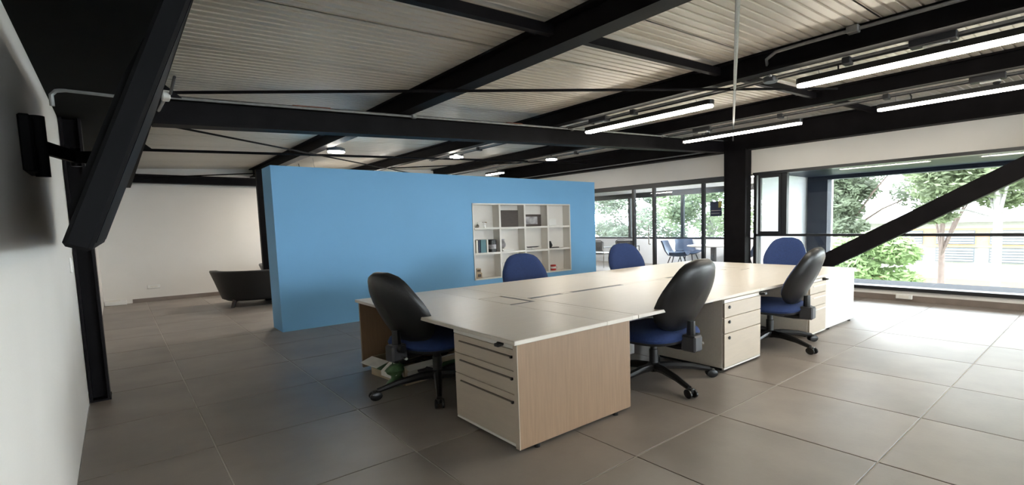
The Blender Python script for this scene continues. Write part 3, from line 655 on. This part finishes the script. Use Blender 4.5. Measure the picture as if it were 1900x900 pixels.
for i, (x, wd, h, mt_, lb) in enumerate(((4.16, .035, .195, 'paper', 'white book at left of the row in the middle left shelf compartment'), (4.20, .03, .20, 'navy', 'dark slim book second in the middle left shelf compartment'), (4.275, .10, .205, 'teal', 'thick teal binder in the middle left shelf compartment'), (4.35, .03, .20, 'paper', 'slim pale book right of the teal binder'))):
    o = small('book', lb, 'book', (x, BY + .01, z2))
    MB().cbox(-wd / 2, wd / 2, 0, .15, 0, h, .003).build('cover', mt_, o); MB().box(-wd / 2 + .004, wd / 2 - .004, .004, .146, h, h + .0015).build('pages', 'paper', o)
o = small('storage_tin', 'dark round tin with grey label in the middle left shelf compartment', 'tin', (4.47, BY + .085, z2))
MB().lathe([(.08, 0), (.08, .19), (.07, .20)], n=24).build('body', 'dark', o, True); MB().lathe([(.0815, .05), (.0815, .12)], n=24).build('label_band', 'photo', o, True)
o = small('vase', 'small speckled grey ornament standing in the second middle shelf compartment', 'ornament', (4.69, BY + .09, z2))
MB().lathe([(.02, .05), (.05, .08), (.055, .12), (.035, .16), (.03, .18), (.045, .20)], n=16).build('body', 'photo', o, True); MB().lathe([(.025, .0), (.015, .03), (.02, .055)], n=12).build('foot', 'chrome', o, True)
o = tag(MB().cbox(-.10, .12, 0, .12, 0, .028, .004).build('white_block', 'white'), 'flat white block beside the speckled ornament on the shelf', 'block'); o.location = (4.76, BY + .03, z2)
o = small('model_plane', 'tiny grey model plane in the third middle shelf compartment', 'ornament', (5.30, BY + .08, z2))
MB().lathe([(.02, 0), (.02, .004), (.004, .008), (.004, .035)], n=8).build('stand', 'chrome', o, True); MB().tube([(-.14, 0, .05), (-.10, 0, .04), (.10, 0, .04), (.15, 0, .045)], [.004, .010, .010, .003], 8).build('fuselage', 'grey_pl', o, True); MB().bar((0, -.07, .04), (0, .07, .04), .03, .004).build('wing', 'grey_pl', o)
o = small('desk_stand', 'black L-shaped stand in the middle right shelf compartment', 'stand', (5.76, BY + .05, z2))
MB().prism([(-.09, 0), (-.06, 0), (-.03, .05), (-.07, .125), (-.10, .125), (-.075, .05)], 0, .06, 'y').build('upright', 'dark', o); MB().cbox(-.09, .13, 0, .06, 0, .016).build('base', 'dark', o)
for k, (zz_, h, lb) in enumerate(((0, .085, 'lower small brown box in the bottom left shelf compartment'), (.085, .07, 'upper small brown box in the bottom left shelf compartment'))):
    o = small('small_box', lb, 'box', (4.20 - .01 * k, BY + .04, z1 + zz_)); MB().cbox(-.05 + .008 * k, .05 - .008 * k, 0, .09, 0, h - .001, .003).build('body', 'card', o); MB().box(-.03, .03, -.002, .0, .02, h - .02).build('label_patch', 'wood_dk', o)
o = small('paper_carton', 'white carton with grey print in the bottom shelf, left of the blue chair', 'carton', (4.74, BY + .03, z1)); MB().cbox(-.10, .10, 0, .12, 0, .21, .003).build('body', 'white', o); MB().box(-.05, .03, -.002, 0, .05, .14).build('print', 'photo', o)
o = small('mug', 'red and white mug in the bottom right shelf compartment', 'mug', (5.75, BY + .07, z1))
MB().lathe([(.045, 0), (.05, .01), (.05, .10), (.043, .10), (.043, .012)], n=18).build('body', 'red', o, True); MB().lathe([(.051, .035), (.051, .07)], n=18).build('band', 'white', o, True)
MB().tube([(.05, 0, .08), (.085, 0, .07), (.085, 0, .035), (.05, 0, .025)], .008, 8).build('handle', 'white', o, True)

# ------------------------------------------------------------------ armchairs
def armchair(lab, loc, rz, mt_, s=1):
    t = thing('tub_armchair', lab, 'armchair', loc, rz); 
    # flared tub shell: arc open at +Y(front)
    n = 28; vs = []; fs = []
    def ring(ro, ri, h, z): return None
    prof = []   # (radius, z) outer bottom -> top -> inner down
    base = [(.50, .105), (.54, .125), (.62, .40), (.675, .575), (.665, .595), (.58, .595), (.53, .50), (.50, .30)]
    m_ = len(base)
    for k in range(n + 1):
        a = -PI - PI * .18 + (PI * 1.36) * k / n
        drop = .0 + .10 * max(0, math.sin(a)) if True else 0
        for r, z in base:
            zt = z - (z - .09) * .18 * (max(0, math.sin(a)) + .0)
            vs.append((r * math.cos(a) * 1.05, r * math.sin(a), zt))
    for k in range(n):
        for i in range(m_): i2 = (i + 1) % m_; fs.append((k * m_ + i, k * m_ + i2, (k + 1) * m_ + i2, (k + 1) * m_ + i))
    fs.append(tuple(range(m_))); fs.append(tuple(n * m_ + i for i in reversed(range(m_))))
    MB().add(vs, fs).build('tub_shell', mt_, t, True)
    pad(superel(.52, .50, 3), [(.0, .36), (.8, .355), (.97, .33), (1.0, .28), (1.0, .12), (.96, .10)], lambda x, y, d: (x, y + .02, d)).build('seat_cushion', mt_, t, True)
    for sx in (-1, 1):
        for sy in (-1, 1): MB().tube([(sx * .36, sy * .38, .12), (sx * .40, sy * .43, .0)], [.035, .022], 8).build('leg', 'wood_dk', t, True)
    return t
armchair('black leather tub armchair half hidden behind the blue wall', (1.80, 9.85, 0), math.radians(-12), 'leather')
armchair('dark grey tub armchair farther back, mostly behind the blue wall', (2.72, 11.0, 0), math.radians(170), 'leather2')

# ------------------------------------------------------------------ wall fittings
o = thing('wall_socket', 'white double socket low on the far white wall', 'socket', (.46, YB, .27)); MB().cbox(-.09, .09, -.012, 0, -.035, .035).build('plate', 'white', o); MB().box(-.05, .05, -.014, -.012, -.015, .015).build('outlet', 'paper', o)
o = thing('trunking_box', 'white cable box on floor in the far left corner', 'box', (-.06, YB, 0)); MB().cbox(-.16, .13, -.14, 0, 0.0, .07).build('cover', 'white', o); MB().box(-.1, .05, -.12, -.02, .07, .078).build('lid', 'paper', o)
o = thing('wall_switch', 'small white switch on left wall beside the black column', 'switch', (XL, 4.55, 1.02)); MB().cbox(0, .012, -.04, .04, -.05, .05).build('plate', 'white', o); MB().box(.012, .016, -.015, .015, -.02, .02).build('rocker', 'paper', o)
o = thing('floor_socket_box', 'small white socket box on the skirting under the right window', 'socket', (XW - .012, 2.0, .045)); MB().cbox(-.03, 0, -.10, .10, -.01, .055).build('housing', 'white', o); MB().box(-.032, -.03, -.06, .06, .0, .04).build('outlet', 'paper', o)
o = thing('notice', 'small navy notice with yellow corner stuck to the partition glass', 'notice', (XW + .055, 5.02, 1.42)); MB().box(-.004, 0, -.115, .115, -.135, .135).build('sheet', 'navy', o)
MB().box(-.006, -.004, -.112, -.05, .02, .13).build('yellow_corner', 'yellow', o); MB().box(-.006, -.004, -.10, .10, -.035, -.028).box(-.006, -.004, -.07, .10, -.085, -.08).build('text_line', 'white', o)

# ------------------------------------------------------------------ meeting room furniture
t = thing('meeting_table', 'round white meeting table seen through the glass partition', 'table', (10.8, 6.62, 0))
MB().lathe([(.62, .585), (.63, .592), (.63, .610), (.62, .615)], n=32).build('tabletop', 'white_lam', t, True)
MB().lathe([(.07, .02), (.07, .585)], n=16).build('pedestal', 'galv', t, True); MB().lathe([(.34, 0), (.34, .012), (.08, .03)], n=24).build('base_plate', 'galv', t, True)
def shell_chair(lab):
    t = thing('shell_chair', lab, 'chair', (0, 0, 0), 0, 'shell chairs in the meeting room')
    n = 10; vs = []; fs = []
    pr_ = [(.28, .36), (.22, .345), (.05, .33), (-.12, .335), (-.22, .37), (-.30, .48), (-.36, .62), (-.40, .72)]
    for th in (0, .014):
        for y, z in pr_:
            for k in range(n + 1):
                u = -1 + 2 * k / n; wv = .29 if z < .6 else .25; lift = .10 * u ** 2 if y > -.2 else .0; vs.append((u * wv, y + (.10 * u * u if y < -.2 else 0) , z + lift + th))
    r = len(pr_); nn = n + 1
    for s_ in (0, 1):
        for i in range(r - 1):
            for k in range(n): b = s_ * r * nn + i * nn + k; fs.append((b, b + 1, b + nn + 1, b + nn))
    for i in range(r - 1):
        for k in (0, n): fs.append((i * nn + k, (i + 1) * nn + k, r * nn + (i + 1) * nn + k, r * nn + i * nn + k))
    for k in range(n):
        for i in (0, r - 1): fs.append((i * nn + k, i * nn + k + 1, r * nn + i * nn + k + 1, r * nn + i * nn + k))
    MB().add(vs, fs).build('shell', 'shellgrey', t, True)
    for sx in (-1, 1):
        for sy in (-1, 1): MB().tube([(sx * .15, sy * .12, .34), (sx * .24, sy * .24, 0)], [.014, .010], 6).build('leg', 'grey_pl', t, True)
    return t
s0 = shell_chair('slate-blue shell chair on the left of the white meeting table'); s0.location = (10.42, 7.42, 0); s0.rotation_euler = (0, 0, math.radians(-160))
place(s0, (11.22, 7.62, 0), math.radians(150), 'slate-blue shell chair behind the white meeting table near outer window')
place(s0, (10.6, 5.75, 0), math.radians(20), 'slate-blue shell chair on the right of meeting table by the column')
def mesh_chair(lab):
    t = thing('mesh_chair', lab, 'chair', (0, 0, 0), 0, 'black mesh chairs in the meeting room')
    pad(superel(.29, .27, 4), [(0, .40), (.9, .398), (1, .385), (1, .365), (.9, .36)], lambda x, y, d: (x, y, d)).build('seat', 'dark', t, True)
    MB().tube([(-.27, -.28, .46), (-.28, -.31, .70), (-.22, -.33, .735), (.22, -.33, .735), (.28, -.31, .70), (.27, -.28, .46), (-.27, -.28, .46)], .014, 6).build('back_frame', 'dark', t, True)
    MB().prism([(-.26, .47), (.26, .47), (.26, .71), (-.26, .71)], -.312, -.306, 'y').build('mesh_back', 'grey_pl', t)
    for sx in (-1, 1):
        MB().tube([(sx * .28, -.30, .5), (sx * .28, -.27, .39), (sx * .28, -.29, 0)], .012, 6).build('leg', 'chrome', t, True)
        MB().tube([(sx * .28, -.27, .39), (sx * .28, .25, .38), (sx * .28, .28, 0)], .012, 6).build('leg', 'chrome', t, True)
        MB().tube([(sx * .28, -.29, .55), (sx * .30, .15, .54), (sx * .30, .18, .40)], .013, 6).build('armrest', 'dark', t, True)
    return t
m0 = mesh_chair('black mesh-backed chair with chrome legs at the edge of the blue wall'); m0.location = (10.05, 9.75, 0); m0.rotation_euler = (0, 0, math.radians(-75))
place(m0, (10.9, 9.45, 0), math.radians(-60), 'black mesh-backed chair with chrome legs behind the blue chair by the partition')

# ------------------------------------------------------------------ outside: ground, building, trees
tag(MB().box(13.5, 90, -60, 90, -4.6, -4.5).build('lawn', 'ground'), 'green ground below the windows', 'ground')
bl = thing('building', 'cream and orange building with louvred windows beyond the right window', 'building', (34, 4, -4.5))
MB().box(0, 8, -16, 8.5, 0, 5.3).build('wall', 'bld', bl)
MB().box(-.1, 0, -16, 5.0, 3.95, 4.95).build('orange_band', 'bldo', bl); MB().box(-.1, 0, -16, 6.8, 1.55, 2.2).build('orange_band', 'bldo', bl)
MB().box(-.5, 8.2, -16.3, 8.8, 5.3, 5.5).build('roof_slab', 'bld', bl)
wmeshes = {}
for zi, z in enumerate((.6, 2.35, 3.15, 4.1)):
    if zi == 1: continue
    for k in range(9):
        yy = 6.6 - k * 2.3
        f = MB().box(-.16, -.10, yy - .85, yy + .85, z, z + .75).build('window', 'louvre', bl)
        q = MB()
        for s_ in range(5): q.box(-.20, -.16, yy - .80, yy + .80, z + .06 + s_ * .14, z + .12 + s_ * .14)
        q.build('louvres', 'bld', f)
def tree(name, lab, cat, loc, h, blobs, leaf, trunk, nleaf, seed, ls=.13, tr=.16):
    rnd = random.Random(seed); t = thing(name, lab, cat, loc, 0, 'trees outside the windows')
    mb = MB(); mb.tube([(0, 0, 0), (.1, .05, h * .5), (0, .1, h)], [tr, tr * .8, tr * .35], 10)
    for bx, by, bz, br in blobs[:5]: mb.tube([(0, .05, h * .55), (bx * .5, by * .5, (h * .55 + bz) / 2 + .2), (bx, by, bz)], [tr * .4, tr * .25, tr * .1], 6)
    mb.build('trunk', trunk, t, True)
    vs = []; fs = []
    for i in range(nleaf):
        bx, by, bz, br = blobs[rnd.randrange(len(blobs))]
        while True:
            p = Vector((rnd.uniform(-1, 1), rnd.uniform(-1, 1), rnd.uniform(-1, 1)))
            if .25 < p.length < 1: break
        c = Vector((bx, by, bz)) + Vector((p.x, p.y, p.z * .6)) * br
        a = Vector((rnd.gauss(0, 1), rnd.gauss(0, 1), rnd.gauss(0, .5))).normalized(); b = a.orthogonal().normalized(); s_ = ls * rnd.uniform(.6, 1.3)
        o = len(vs); vs += [c - a * s_, c + b * s_ * .4, c + a * s_, c - b * s_ * .4]; fs.append((o, o + 1, o + 2, o + 3))
    cr = MB().add(vs, fs); me = bpy.data.meshes.new('crown'); me.from_pydata(cr.v, [], cr.f); me.materials.append(M[leaf])
    o = bpy.data.objects.new('crown', me); COL.objects.link(o); o.parent = t; o['kind'] = 'stuff'
def bl_(n, rx, ry, z0, z1, r, seed):
    q = random.Random(seed); return [(q.uniform(-rx, rx), q.uniform(-ry, ry), q.uniform(z0, z1), r * q.uniform(.6, 1.2)) for _ in range(n)]
G = -4.5
tree('garden_tree', 'wide loose tree behind the right window, left of the black brace', 'tree', (24, 8.2, G), 9, bl_(18, 1.6, 2.7, 5.2, 8.6, 1.15, 1), 'leaf2', 'trunk', 16000, 1)
tree('garden_tree', 'tall pale-trunked tree right of the black brace', 'tree', (21, 2.6, G), 10, bl_(16, 1.6, 2.2, 5.6, 9.0, 1.05, 2), 'leaf', 'trunk2', 14000, 2)
tree('leafy_bush', 'fresh green bush low behind the right window beside the far desk', 'bush', (18, 5.6, G), 4, bl_(9, .8, 1.0, 3.6, 4.9, .75, 3), 'leaf3', 'trunk', 9000, 3, .12)
tree('garden_tree', 'slim reddish-trunked tree in front of the orange building', 'tree', (27, 5.2, G), 7.2, bl_(9, 1.4, 1.6, 6.4, 8.6, .9, 4), 'leaf', 'trunk', 6000, 4)
tree('garden_tree', 'tree at far right edge outside the window', 'tree', (20, -1.2, G), 9, bl_(12, 1.8, 2.2, 5.8, 9.0, 1.0, 5), 'leaf3', 'trunk', 9000, 5)
tree('garden_tree', 'pale leafy tree seen through the right part of the glass partition', 'tree', (24, 14.8, G), 8.5, bl_(18, 2, 3.0, 5.0, 8.6, 1.2, 6), 'leaf', 'trunk2', 14000, 6)
tree('garden_tree', 'dense green tree behind the middle of the glass partition', 'tree', (26, 22, G), 8.5, bl_(20, 2, 3.6, 4.8, 8.6, 1.3, 7), 'leaf2', 'trunk', 14000, 7)
tree('garden_tree', 'yellowish tree seen at the left end of the glass partition', 'tree', (26, 30, G), 8.5, bl_(18, 2, 3.6, 4.8, 8.4, 1.3, 8), 'leaf3', 'trunk', 12000, 8)
bpy.context.view_layer.update()
